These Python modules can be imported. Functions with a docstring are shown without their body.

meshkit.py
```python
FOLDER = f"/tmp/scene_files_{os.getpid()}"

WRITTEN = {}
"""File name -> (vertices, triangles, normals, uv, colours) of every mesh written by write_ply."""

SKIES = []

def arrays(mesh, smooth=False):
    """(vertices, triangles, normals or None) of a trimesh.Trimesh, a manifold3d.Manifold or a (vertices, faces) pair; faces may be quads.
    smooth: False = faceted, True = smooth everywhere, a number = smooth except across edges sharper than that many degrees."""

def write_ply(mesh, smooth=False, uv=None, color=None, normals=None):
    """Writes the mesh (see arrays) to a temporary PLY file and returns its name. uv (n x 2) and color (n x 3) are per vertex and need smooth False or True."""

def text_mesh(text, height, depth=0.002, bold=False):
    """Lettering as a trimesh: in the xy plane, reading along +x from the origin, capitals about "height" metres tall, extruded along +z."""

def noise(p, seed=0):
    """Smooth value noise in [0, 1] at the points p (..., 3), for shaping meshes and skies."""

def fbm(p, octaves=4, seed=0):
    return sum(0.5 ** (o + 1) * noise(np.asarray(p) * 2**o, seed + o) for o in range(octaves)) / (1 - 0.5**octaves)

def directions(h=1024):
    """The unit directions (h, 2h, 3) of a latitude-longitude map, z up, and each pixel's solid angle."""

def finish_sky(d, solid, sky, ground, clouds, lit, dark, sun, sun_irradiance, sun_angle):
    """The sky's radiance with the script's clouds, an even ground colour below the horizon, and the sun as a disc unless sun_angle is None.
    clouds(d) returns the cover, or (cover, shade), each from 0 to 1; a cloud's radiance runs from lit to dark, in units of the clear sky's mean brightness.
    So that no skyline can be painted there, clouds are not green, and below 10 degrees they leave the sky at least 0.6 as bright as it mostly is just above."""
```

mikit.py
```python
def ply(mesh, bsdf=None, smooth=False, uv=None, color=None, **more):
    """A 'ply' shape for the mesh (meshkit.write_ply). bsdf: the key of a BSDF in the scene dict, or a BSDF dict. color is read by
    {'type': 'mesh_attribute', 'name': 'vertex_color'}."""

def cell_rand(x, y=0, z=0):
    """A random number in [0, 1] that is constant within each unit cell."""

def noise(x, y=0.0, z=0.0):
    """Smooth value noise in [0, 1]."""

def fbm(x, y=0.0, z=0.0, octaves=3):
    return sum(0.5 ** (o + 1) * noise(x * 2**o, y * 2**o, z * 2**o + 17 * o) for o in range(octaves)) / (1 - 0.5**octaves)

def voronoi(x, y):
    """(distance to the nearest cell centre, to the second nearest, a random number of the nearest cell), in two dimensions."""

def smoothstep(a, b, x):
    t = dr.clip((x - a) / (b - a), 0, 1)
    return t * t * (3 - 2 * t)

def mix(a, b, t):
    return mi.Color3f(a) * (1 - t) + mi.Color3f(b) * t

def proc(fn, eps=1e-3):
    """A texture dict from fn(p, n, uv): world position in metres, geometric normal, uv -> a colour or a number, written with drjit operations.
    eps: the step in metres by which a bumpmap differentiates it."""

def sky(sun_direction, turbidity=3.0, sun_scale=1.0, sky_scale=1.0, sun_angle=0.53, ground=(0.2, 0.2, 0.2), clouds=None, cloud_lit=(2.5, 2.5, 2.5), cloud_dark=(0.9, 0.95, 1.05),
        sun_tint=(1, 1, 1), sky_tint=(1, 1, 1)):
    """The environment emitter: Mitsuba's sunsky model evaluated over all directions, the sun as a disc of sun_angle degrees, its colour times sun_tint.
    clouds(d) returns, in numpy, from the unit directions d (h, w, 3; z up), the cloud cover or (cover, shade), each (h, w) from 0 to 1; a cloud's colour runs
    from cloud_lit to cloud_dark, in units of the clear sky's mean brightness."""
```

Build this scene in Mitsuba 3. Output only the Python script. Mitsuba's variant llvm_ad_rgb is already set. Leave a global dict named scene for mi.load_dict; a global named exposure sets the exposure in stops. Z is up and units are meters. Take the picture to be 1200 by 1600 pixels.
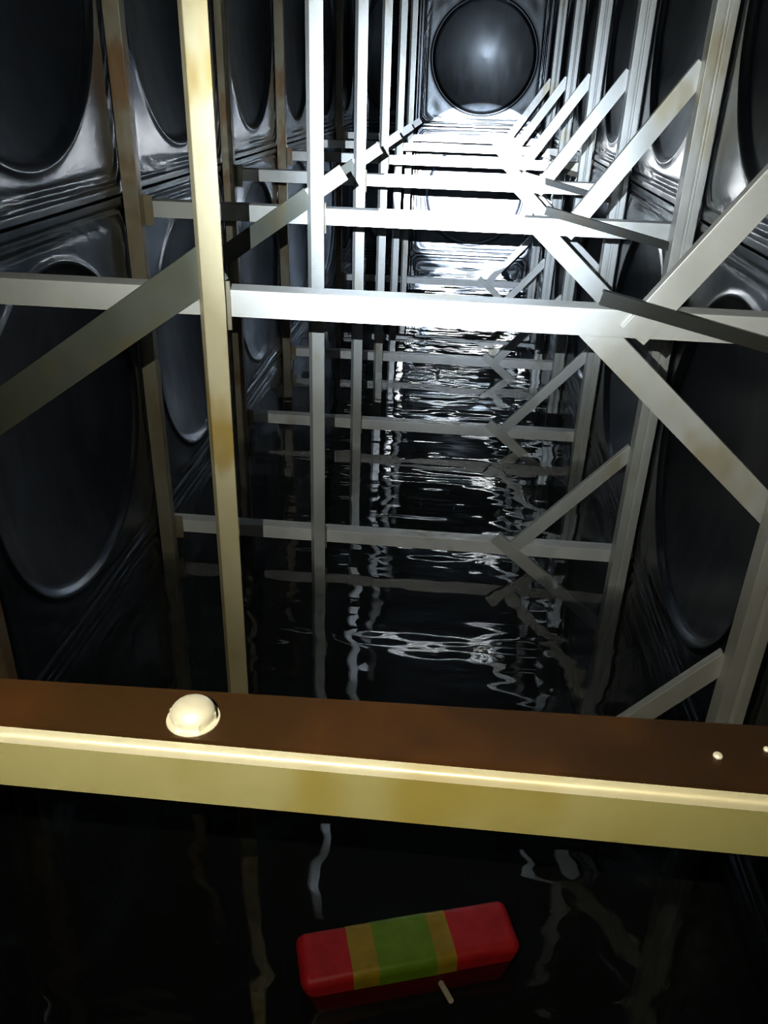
import math, random
import numpy as np, trimesh, drjit as dr, mitsuba as mi, mikit, meshkit
from shapely.geometry import LineString, Polygon
from shapely import affinity
T = mi.ScalarTransform4f
random.seed(5); rng = np.random.default_rng(5)
scene, labels = {}, {}

# ------------------------------------------------------------------ camera
scene['camera'] = dict(type='perspective', fov=2 * math.degrees(math.atan(600 / 1274.18)), fov_axis='x', near_clip=0.02, far_clip=60.0,
    to_world=T().look_at(origin=[0, 0, 0], target=[-0.065855, 0.883854, -0.463103], up=[-0.054112, 0.360208, 0.695170]))

# ------------------------------------------------------------------ light: one hand torch held beside the camera (cool hot spot, warm spill)
exposure = 0.0
TORCH = np.array([-0.095, -0.02, 0.05])
AIM = np.array([0.137, 7.25, -0.756])
def torch_cone(key, cutoff, beam, rgb):
    scene[key] = dict(type='spot', cutoff_angle=cutoff, beam_width=beam, intensity={'type': 'rgb', 'value': list(rgb)},
                      to_world=T().look_at(origin=TORCH.tolist(), target=AIM.tolist(), up=[0, 0, 1]))
torch_cone('torch_core', 5.2, 2.8, (12000, 14000, 16500))
torch_cone('torch_corona', 12.0, 7.0, (26, 30, 35))
torch_cone('torch_halo', 17.0, 5.0, (18, 21, 24))
torch_cone('torch_spill', 34.0, 14.0, (4.9, 5.1, 4.8))
torch_cone('torch_skirt', 68.0, 45.0, (1.45, 1.32, .94))

# ------------------------------------------------------------------ materials
def two(d): return {'type': 'twosided', 'bsdf': d}
def steel_fn(base, dirt, stain, s_lo, s_hi, scale=7.0):
    def fn(p, n, uv):
        g = mikit.fbm(p.x * scale, p.y * scale, p.z * scale * 0.6)
        c = mikit.mix(base, dirt, mikit.smoothstep(0.38, 0.68, g))
        s = mikit.fbm(p.x * 21 + 3, p.y * 21, p.z * 9 + 5)
        s2 = mikit.noise(p.x * 4 + 7, p.y * 4, p.z * 4)
        return mikit.mix(c, stain, mikit.smoothstep(s_lo, s_hi, 0.6 * s + 0.4 * s2))
    return fn
def steel(key, base, dirt, stain, s_lo=0.5, s_hi=0.75, metallic=0.35, rough=0.42):
    scene[key] = two(dict(type='principled', base_color=mikit.proc(steel_fn(base, dirt, stain, s_lo, s_hi)), metallic=metallic, roughness=rough, specular=0.5))
steel('bright_steel', (.66, .68, .68), (.54, .56, .55), (.50, .46, .34), .56, .8)
steel('yellowed_steel', (.66, .60, .40), (.60, .52, .30), (.46, .33, .10), .52, .75)
steel('near_bar_steel', (.50, .47, .23), (.44, .41, .17), (.40, .33, .09), .50, .72, .55, .36)
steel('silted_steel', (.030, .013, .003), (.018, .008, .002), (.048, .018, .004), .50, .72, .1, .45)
steel('shaded_grey_steel', (.13, .14, .12), (.095, .105, .085), (.13, .11, .05), .55, .75)  # grey-green steel darkened to stand for faces turned from the torch
steel('rusty_steel', (.30, .28, .21), (.24, .20, .13), (.22, .13, .06), .46, .66)
steel('shade_dark_steel', (.035, .038, .036), (.025, .026, .022), (.04, .03, .015), .55, .75)  # near-black base paints the stays in shadow
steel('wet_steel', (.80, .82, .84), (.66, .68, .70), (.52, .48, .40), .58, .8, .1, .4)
steel('painted_highlight_steel', (.90, .86, .66), (.84, .78, .54), (.70, .58, .30), .58, .8, .5, .38)  # pale colour that paints the highlight on the near bar's bend
steel('bolt_steel', (.74, .71, .60), (.66, .63, .52), (.55, .45, .3), .6, .8)
def panel_col(p, n, uv):
    g = mikit.fbm(p.x * 3, p.y * 3, p.z * 3)
    w = mikit.fbm(p.x * 23, p.y * 23, p.z * 5)
    return mikit.mix((.080, .088, .098), (.045, .050, .055), mikit.smoothstep(.35, .7, .6 * g + .4 * w))
scene['panel_steel'] = {'type': 'blendbsdf', 'weight': 0.45,
    'a': two(dict(type='principled', base_color=mikit.proc(panel_col), metallic=1.0, roughness=0.40)),
    'b': two(dict(type='principled', base_color=mikit.proc(panel_col), metallic=1.0, roughness=0.25))}
scene['shell_steel'] = two(dict(type='principled', base_color={'type': 'rgb', 'value': [.05, .05, .05]}, metallic=0.2, roughness=0.6))
scene['water_skin'] = {'type': 'thindielectric', 'int_ior': 1.33}
def plastic(key, rgb, rough=.45):
    def fn(p, n, uv):
        return mi.Color3f(rgb) * (0.75 + 0.5 * mikit.fbm(p.x * 40, p.y * 40, p.z * 40))
    scene[key] = dict(type='principled', base_color=mikit.proc(fn), roughness=rough, specular=.4)
plastic('red_plastic', (.55, .016, .02)); plastic('shaded_red_plastic', (.11, .004, .005)); plastic('green_plastic', (.15, .28, .008)); plastic('yellow_plastic', (.38, .26, .015)); plastic('cord_fibre', (.6, .55, .45), .8)

# ------------------------------------------------------------------ helpers
counts = {}
def numbered(name):
    k = counts.get(name, 0); counts[name] = k + 1
    return name if k == 0 else f'{name}_{k:03d}'
def tag(key, label, cat, group=None, kind=None):
    labels[key] = {'label': label, 'category': cat}
    if group: labels[key]['group'] = group
    if kind: labels[key]['kind'] = kind
def put(key, mesh, bsdf, smooth=30, **more):
    scene[key] = mikit.ply(mesh, bsdf, smooth=smooth, **more)
def bend(pts, r=0.006, t=0.004):
    """cross-section of a folded steel strip: the polyline pts, its corners rounded, thickness t"""
    ls = LineString(pts).buffer(r, join_style=1, cap_style=2, quad_segs=5)
    a = ls.buffer(-(r - t / 2), join_style=1, quad_segs=4)
    return a if a.geom_type == 'Polygon' else LineString(pts).buffer(t / 2, join_style=1, cap_style=2, quad_segs=4)
def extrude(poly, length):
    return trimesh.creation.extrude_polygon(poly, length, engine='earcut')
def frame_mesh(mesh, o, ex, ey, ez):
    """places a mesh so that its x, y, z run along ex, ey, ez from o"""
    m = np.eye(4); m[:3, 0], m[:3, 1], m[:3, 2], m[:3, 3] = ex, ey, ez, o
    mesh = mesh.copy(); mesh.apply_transform(m)
    if np.linalg.det(m[:3, :3]) < 0: mesh.invert()
    return mesh
def box(x0, x1, y0, y1, z0, z1):
    b = trimesh.creation.box((x1 - x0, y1 - y0, z1 - z0)); b.apply_translation(((x0 + x1) / 2, (y0 + y1) / 2, (z0 + z1) / 2)); return b
def hexbolt(r, h, o, ex, ey, ez, dome=True):
    poly = Polygon([(r * math.cos(a), r * math.sin(a)) for a in np.arange(6) * math.pi / 3])
    head = extrude(poly, h * .5)
    cap = trimesh.creation.icosphere(3); cap.apply_scale((r * .94, r * .94, h * .62)); cap.apply_translation((0, 0, h * .42))
    wash = trimesh.creation.cylinder(r * 1.12, .0016, sections=28); wash.apply_translation((0, 0, .0008))
    return frame_mesh(trimesh.util.concatenate([head, cap, wash]), o, ex, ey, ez)
X, Y, Z = np.eye(3)

# ------------------------------------------------------------------ the tank: plan and levels (metres)
Y0 = 1.293                       # first full frame; frames stand 1 m apart on the panel joints
XL, XM, XR = -0.900, -0.385, 0.615   # left wall, middle joint, right wall
YB, YE = Y0 - 2, Y0 + 6          # back wall, end wall
ZC, ZM, ZL, ZF = 0.72, -0.28, -1.28, -2.28   # ceiling, upper joint, lower joint, floor
ZW = -1.384                      # water

# ------------------------------------------------------------------ setting: shells and pressed panels
def struct(key, mesh):
    put(key, mesh, 'shell_steel', False); labels[key] = {'kind': 'structure'}
g = 0.075
struct('wall_left', box(XL - g - .03, XL - g, YB - .1, YE + .1, ZF, ZC))
struct('wall_right', box(XR + g, XR + g + .03, YB - .1, YE + .1, ZF, ZC))
struct('wall_end', box(XL - g, XR + g, YE + g, YE + g + .03, ZF, ZC))
struct('wall_back', box(XL - g, XR + g, YB - g - .03, YB - g, ZF, ZC))
struct('ceiling', box(XL - g - .03, XR + g + .03, YB - .12, YE + .12, ZC + g, ZC + g + .03))
struct('floor', box(XL - g - .03, XR + g + .03, YB - .12, YE + .12, ZF - .04, ZF))

def panel_mesh(w=1.0, nseg=96):
    """pressed tank panel w x 1 m in xz about its centre, inner face towards -y, dome bulging to +y"""
    def hgt(px, pz):
        u = px / w * 1.0
        r = np.hypot(u, pz)
        h = np.zeros_like(r)
        R = .395
        dome = .062 * (1 - (r / R) ** 2)
        h = np.where(r < R, .010 * np.clip((R - r) / .010, 0, 1) + np.maximum(dome, 0), h)
        h = h - .006 * np.exp(-((r - R - .010) / .007) ** 2)                # raised lip around the dome
        ax, az = (w / 2 - np.abs(px)), .5 - np.abs(pz)                      # distance from the edges
        rc = .05
        qx, qz = np.maximum(rc - ax, 0), np.maximum(rc - az, 0)
        d = np.where((ax < rc) & (az < rc), rc - np.hypot(qx, qz), np.minimum(ax, az))
        d = np.maximum(d, 0)
        h = h + .007 * np.exp(-((d - .030) / .0055) ** 2) + .007 * np.exp(-((d - .055) / .0055) ** 2)
        corner = np.abs(np.abs(px) - (w / 2 - .13 * w)) * .7 / w + np.abs(np.abs(pz) - .37) * .7
        h = h + .004 * np.clip(1 - corner / .040, 0, 1)                     # pressed dimple in each corner
        h = h + .02 * np.clip(1 - np.minimum(ax, az) / .003, 0, 1)          # turned-back edge at the joint
        return h
    a = (np.arange(nseg) + .5) / nseg * 2 * math.pi
    cx, cz = np.cos(a), np.sin(a)
    m = np.maximum(np.abs(cx), np.abs(cz)); sx, sz = cx / m * .5, cz / m * .5
    # snap corners
    rings = []
    for r in [0.0, .06, .12, .18, .24, .29, .33, .36, .375, .385, .390, .395, .399, .403, .408, .414, .422]:
        rings.append((r * cx, r * cz))
    ts = np.concatenate([np.linspace(.1, .72, 9), np.linspace(.75, .985, 22), [.992, .995, 1.0]])
    for t in ts:
        bx, bz = .422 * cx, .422 * cz
        t0 = t
        x1, z1 = sx, sz
        rings.append((bx * (1 - t0) + x1 * t0, bz * (1 - t0) + z1 * t0))
    V, F = [], []
    for i, (rx, rz) in enumerate(rings):
        px, pz = rx * w, rz
        V.append(np.stack([px, hgt(px, pz), pz], 1))
    for i in range(len(rings) - 1):
        b, c = i * nseg, (i + 1) * nseg
        j = np.arange(nseg); k = (j + 1) % nseg
        F.append(np.stack([b + j, b + k, c + k], 1)); F.append(np.stack([b + j, c + k, c + j], 1))
    v, f = np.vstack(V), np.vstack(F)
    me = trimesh.Trimesh(v, f, process=False)
    if me.face_normals[-1][1] > 0: me.invert()
    return me
full_ply = mikit.ply(panel_mesh(1.0), 'panel_steel', smooth=40)
half_ply = mikit.ply(panel_mesh(0.515), 'panel_steel', smooth=40)
def panel(parent, ply, o, ex, ey):
    """ex: along the panel, ey: outward; z up unless outward is up"""
    ez = np.cross(ex, ey)
    m = np.eye(4); m[:3, 0], m[:3, 1], m[:3, 2], m[:3, 3] = ex, ey, ez, o
    scene[numbered(parent + '__panel')] = {**ply, 'to_world': T(m)}
for row, zc in enumerate((ZC - .5, ZM - .5, ZL - .5)):
    for k in range(8):
        yc = YB + .5 + k
        panel('wall_left', full_ply, (XL, yc, zc), Y, -X)
        panel('wall_right', full_ply, (XR, yc, zc), -Y, X)
    panel('wall_end', full_ply, (XR - .5, YE, zc), X, Y)
    panel('wall_end', half_ply, (XL + .2575, YE, zc), X, Y)
    panel('wall_back', full_ply, (XR - .5, YB, zc), -X, -Y)
    panel('wall_back', half_ply, (XL + .2575, YB, zc), -X, -Y)
for k in range(8):
    yc = YB + .5 + k
    panel('ceiling', full_ply, (XR - .5, yc, ZC), X, Z)
    panel('ceiling', half_ply, (XL + .2575, yc, ZC), X, Z)

# ------------------------------------------------------------------ water: rippled murky body
def water_mesh():
    xs = np.linspace(XL + .001, XR - .001, 190); ys = np.linspace(YB + .001, YE - .001, 1000)
    gx, gy = np.meshgrid(xs, ys)
    q = np.stack([gx, gy, gx * 0], -1)
    h = 0.0030 * (meshkit.noise(q * (3, 9, 1), 1) - .5) + 0.0015 * (meshkit.noise(q * (7, 25, 1) + 3.1, 2) - .5) + 0.0005 * (meshkit.noise(q * (16, 56, 1) + 7.7, 3) - .5)
    n0, n1 = gx.shape
    v = np.stack([gx, gy, ZW + h], -1).reshape(-1, 3)
    i = np.arange(n0 * n1).reshape(n0, n1)
    a, b, c, d = i[:-1, :-1].ravel(), i[:-1, 1:].ravel(), i[1:, 1:].ravel(), i[1:, :-1].ravel()
    f = [np.stack([a, b, c], 1), np.stack([a, c, d], 1)]
    # sides and bottom
    rim = np.concatenate([i[0, :], i[1:, -1], i[-1, -2::-1], i[-2:0:-1, 0]])
    low = v[rim].copy(); low[:, 2] = ZF + .003
    base = len(v); m = len(rim); j = np.arange(m); k = (j + 1) % m
    f += [np.stack([rim[j], base + j, base + k], 1), np.stack([rim[j], base + k, rim[k]], 1)]
    cen = np.array([[(XL + XR) / 2, (YB + YE) / 2, ZF + .003]])
    f.append(np.stack([base + k, base + j, np.full(m, base + m)], 1))
    return trimesh.Trimesh(np.vstack([v, low, cen]), np.vstack(f), process=False)
put('water', water_mesh(), 'water_skin', 35,
    interior={'type': 'homogeneous', 'albedo': {'type': 'rgb', 'value': [.06, .07, .07]}, 'sigma_t': {'type': 'rgb', 'value': [1.0, .96, .95]}, 'scale': 7.0})
tag('water', 'dark rippled water covering the tank floor under the frames', 'water', kind='stuff')

# ------------------------------------------------------------------ steelwork
BAR = bend([(0, -.045), (0, 0), (.046, 0)])                  # (y, z): front leg down, top leg away from the camera
def tie_bar(y, z, x0, x1):
    m = extrude(BAR, x1 - x0)
    return frame_mesh(m, (x0, y, z), Y, Z, X)
ORD = ['nearest', 'second nearest', 'third nearest', 'fourth nearest', 'fifth nearest', 'farthest']
ZBM, ZBL = -.298, -1.283                                        # tops of the bars
# the bar close to the lens
key = numbered('tie_bar')
def leg(sec): return frame_mesh(extrude(sec, XR - XL - .004), (XL + .002, .268, -.269), Y, Z, X)
fold = bend([(0, -.037), (0, 0), (.010, 0)], .009)
put(key + '__front_leg', leg(fold.intersection(Polygon([(-.1, -.1), (.1, -.1), (.1, -.0030), (-.1, -.0030)]))), 'near_bar_steel')
put(key + '__highlight_edge', leg(fold.intersection(Polygon([(-.1, .1), (.0055, .1), (.0055, -.0030), (-.1, -.0030)]))), 'painted_highlight_steel')  # highlight along the bend, put in as a pale strip
labels[key + '__highlight_edge'] = {'label': 'bent edge with painted highlight'}
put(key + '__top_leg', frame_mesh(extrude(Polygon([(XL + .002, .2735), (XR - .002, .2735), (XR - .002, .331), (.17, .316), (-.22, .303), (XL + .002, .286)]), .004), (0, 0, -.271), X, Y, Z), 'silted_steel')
labels[key + '__top_leg'] = {'label': 'rust brown top'}
put(key + '__bolt', hexbolt(.0112, .011, (-.108, .287, -.268), X, Y, Z), 'bolt_steel')
put(key + '__water_drop', (lambda s: (s.apply_scale((.0022, .0022, .0016)), s.apply_translation((.135, .292, -.2665)), s)[2])(trimesh.creation.icosphere(2)), 'bolt_steel', True)
put(key + '__water_drop_001', (lambda s: (s.apply_scale((.0016, .0016, .0013)), s.apply_translation((.159, .299, -.2665)), s)[2])(trimesh.creation.icosphere(2)), 'bolt_steel', True)
tag(key, 'yellow stained angle steel bar close in the foreground with brown top and round bolt', 'steel bar')
labels[key + '__bolt'] = {'label': 'pale round bolt head'}

def strip(p, q, y, w, leg=.018, flip=1, tilt=0.0):
    """angle steel brace in the plane of a frame: from p to q (x, z) at depth y, its face w wide towards the camera"""
    a, b = np.array([p[0], y, p[1]]), np.array([q[0], y, q[1]])
    L = np.linalg.norm(b - a); ez = (b - a) / L
    up = np.cross(ez, Y); up /= np.linalg.norm(up)
    if up[2] < 0: up = -up
    out = Y.copy()
    if tilt:
        c, s = math.cos(tilt), math.sin(tilt)
        up, out = up * c + out * s, out * c - up * s
    sec = bend([(0, -w / 2), (0, w / 2), (leg, w / 2)], .004, .004)
    return frame_mesh(extrude(sec, L), a, out, up, ez)
COLM = bend([(-.0165, .026), (-.002, 0), (.036, 0)])              # (x, y) sections of the upright steels
COLL = bend([(-.024, 0), (.020, 0), (.020, .036)])
COLR = bend([(-.030, .034), (-.026, 0), (-.007, 0), (0, .007), (.007, 0), (.022, 0), (.026, .034)], .004, .004)
for k in range(6):
    y = Y0 + k
    o = ORD[k]
    mb = 'bright_steel'
    key = numbered('tie_bar')
    put(key, tie_bar(y, ZBM, XL + .002, XR - .002), mb)
    tag(key, f'white tie bar at mid height, {o} of its row beyond the yellow bar', 'steel bar', 'mid height tie bars')
    key = numbered('low_tie_bar')
    put(key, tie_bar(y, ZBL, XL + .002, XR - .002), 'wet_steel')  # colour lifted to stand for light thrown up by the water
    tag(key, f'grey tie bar just above the water, {o} of the low row', 'steel bar', 'low tie bars')
    # uprights
    for nm, x, sec, yo in (('left', XL + .024, COLL, -.041), ('middle', XM - .003, COLM, -.030), ('right', XR - .031, COLR, -.038)):
        key = numbered('upright_post')
        mat = {'left': 'rusty_steel', 'middle': 'yellowed_steel' if k == 0 else 'bright_steel', 'right': 'bright_steel'}[nm]
        m = extrude(sec, ZC - ZF - .01)
        put(key + '__angle_steel', frame_mesh(m, (x, y + yo, ZF + .004), X, Y, Z), mat)
        for zz in (ZBM, ZBL):
            put(numbered(key + '__bracket'), box(x - .016, x + .034, y - .007, y - .0025, zz - .062, zz + .016) if nm != 'left' else box(x - .02, x + .045, y - .007, y - .0025, zz - .062, zz + .016), 'rusty_steel', False)
        what = {'left': f'rusty brown upright post against the left wall, {o} of its line',
                'middle': 'tall yellowed upright post behind the yellow bar, brightest of its line' if k == 0 else f'white upright post beside the aisle, {o} of its line',
                'right': f'grey ribbed upright post against the right wall, {o} of its line'}[nm]
        tag(key, what, 'post', {'left': 'posts on the left wall', 'middle': 'posts beside the aisle', 'right': 'posts on the right wall'}[nm])
    # braces
    def brace(p, q, yy, w, mat, label, group, **kw):
        key = numbered('diagonal_brace')
        put(key, strip(p, q, yy, w, **kw), mat)
        tag(key, label, 'brace', group)
    brace((.285, -.335), (.565, .065), y - .008, .046, 'bright_steel', f'white brace rising from mid height bar to right wall, {o} of its kind', 'rising braces on the right')
    brace((.205, -.315), (.575, -.640), y + .010, .047, 'bright_steel', f'white brace falling from mid height bar to right wall, {o} of its kind', 'falling braces on the right')
    key = numbered('diagonal_brace')
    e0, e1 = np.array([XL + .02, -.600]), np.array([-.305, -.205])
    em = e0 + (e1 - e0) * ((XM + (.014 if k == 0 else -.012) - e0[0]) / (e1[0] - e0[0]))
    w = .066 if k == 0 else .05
    put(key + '__angle_steel', strip(e0, em, y - .012, w), 'shaded_grey_steel')
    if k: put(key + '__highlight_end', strip(em, e1, y - .012, w - .008, .006), 'wet_steel'); labels[key + '__highlight_end'] = {'label': 'steel end with painted highlight'}  # pale end section paints a torch highlight on the brace tip
    tag(key, f'shade-darkened grey brace rising from left wall to aisle post, {o} of its kind', 'brace', 'braces on the left')
    brace((.245, -1.300), (.565, -.935), y - .008, .040, 'bright_steel', f'grey brace rising from low bar to right wall, {o} of its kind', 'low rising braces')
    brace((.185, -1.262), (.580, -1.590), y - .010, .040, 'bright_steel', f'grey brace dipping from low bar into the water, {o} of its kind', 'sinking braces')
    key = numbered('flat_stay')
    put(key, strip((.225, -.277), (.578, -.358), y - .016, .022, leg=.012), 'shade_dark_steel')
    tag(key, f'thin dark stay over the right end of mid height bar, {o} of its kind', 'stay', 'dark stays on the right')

# ------------------------------------------------------------------ red and green float on the water below the near bar
def rounded(l, w, h, r=.012, taper=.0):
    import manifold3d as m3
    pts = []
    s = m3.Manifold.sphere(r, 20)
    parts = []
    for x in (-l / 2 + r, l / 2 - r):
        for yv in (-w / 2 + r, w / 2 - r):
            for zv in (-h / 2 + r, h / 2 - r):
                parts.append(s.translate((x * (1 - (taper if zv < 0 else 0)), yv, zv)))
    m = m3.Manifold.batch_hull(parts).to_mesh()
    return trimesh.Trimesh(m.vert_properties[:, :3], m.tri_verts)
import manifold3d as m3
def fpart(x0, x1, dz=0.0, dw=0.0, z0=.012, z1=.2):
    body = rounded(.385, .100 + dw, .095 + dz, .016, .12)
    a = m3.Manifold(m3.Mesh(np.asarray(body.vertices, np.float32), np.asarray(body.faces, np.uint32)))
    cut = m3.Manifold.cube((x1 - x0, .3, z1 - z0)).translate((x0, -.15, z0))
    m = (a ^ cut).to_mesh()
    return trimesh.Trimesh(m.vert_properties[:, :3], m.tri_verts)
ang = math.radians(17)
fx, fy = np.array([math.cos(ang), math.sin(ang), 0]), np.array([-math.sin(ang), math.cos(ang), 0])
FO = np.array([0.000, .918, ZW + .022])
t = numbered('float')
for nm, x0, x1, mat, dz in (('red_end', -.2, -.105, 'red_plastic', 0), ('yellow_ring', -.105, -.06, 'yellow_plastic', .001), ('green_band', -.06, .04, 'green_plastic', .002), ('yellow_ring', .04, .075, 'yellow_plastic', .001), ('red_end', .075, .2, 'red_plastic', 0)):
    put(numbered(t + '__' + nm), frame_mesh(fpart(x0, x1, dz, dz), FO, fx, fy, Z), mat, 35)
put(t + '__hull', frame_mesh(fpart(-.2, .2, 0, 0, -.2, .012), FO, fx, fy, Z), 'shaded_red_plastic', 35)  # the float's red, darkened to paint shade on its lower side
labels[t + '__hull'] = {'label': 'lower half in painted shade red'}
cord = trimesh.creation.cylinder(.005, .05, sections=10)
cord.apply_transform(trimesh.transformations.rotation_matrix(math.radians(65), (1, 0.4, 0)))
cord.apply_translation(FO + fx * .05 - fy * .075 + Z * (-.0))
put(t + '__cord', cord, 'cord_fibre')
tag(t, 'red float with a green band floating on the dark water below the yellow bar', 'float')
labels[t + '__green_band'] = {'label': 'green middle band'}
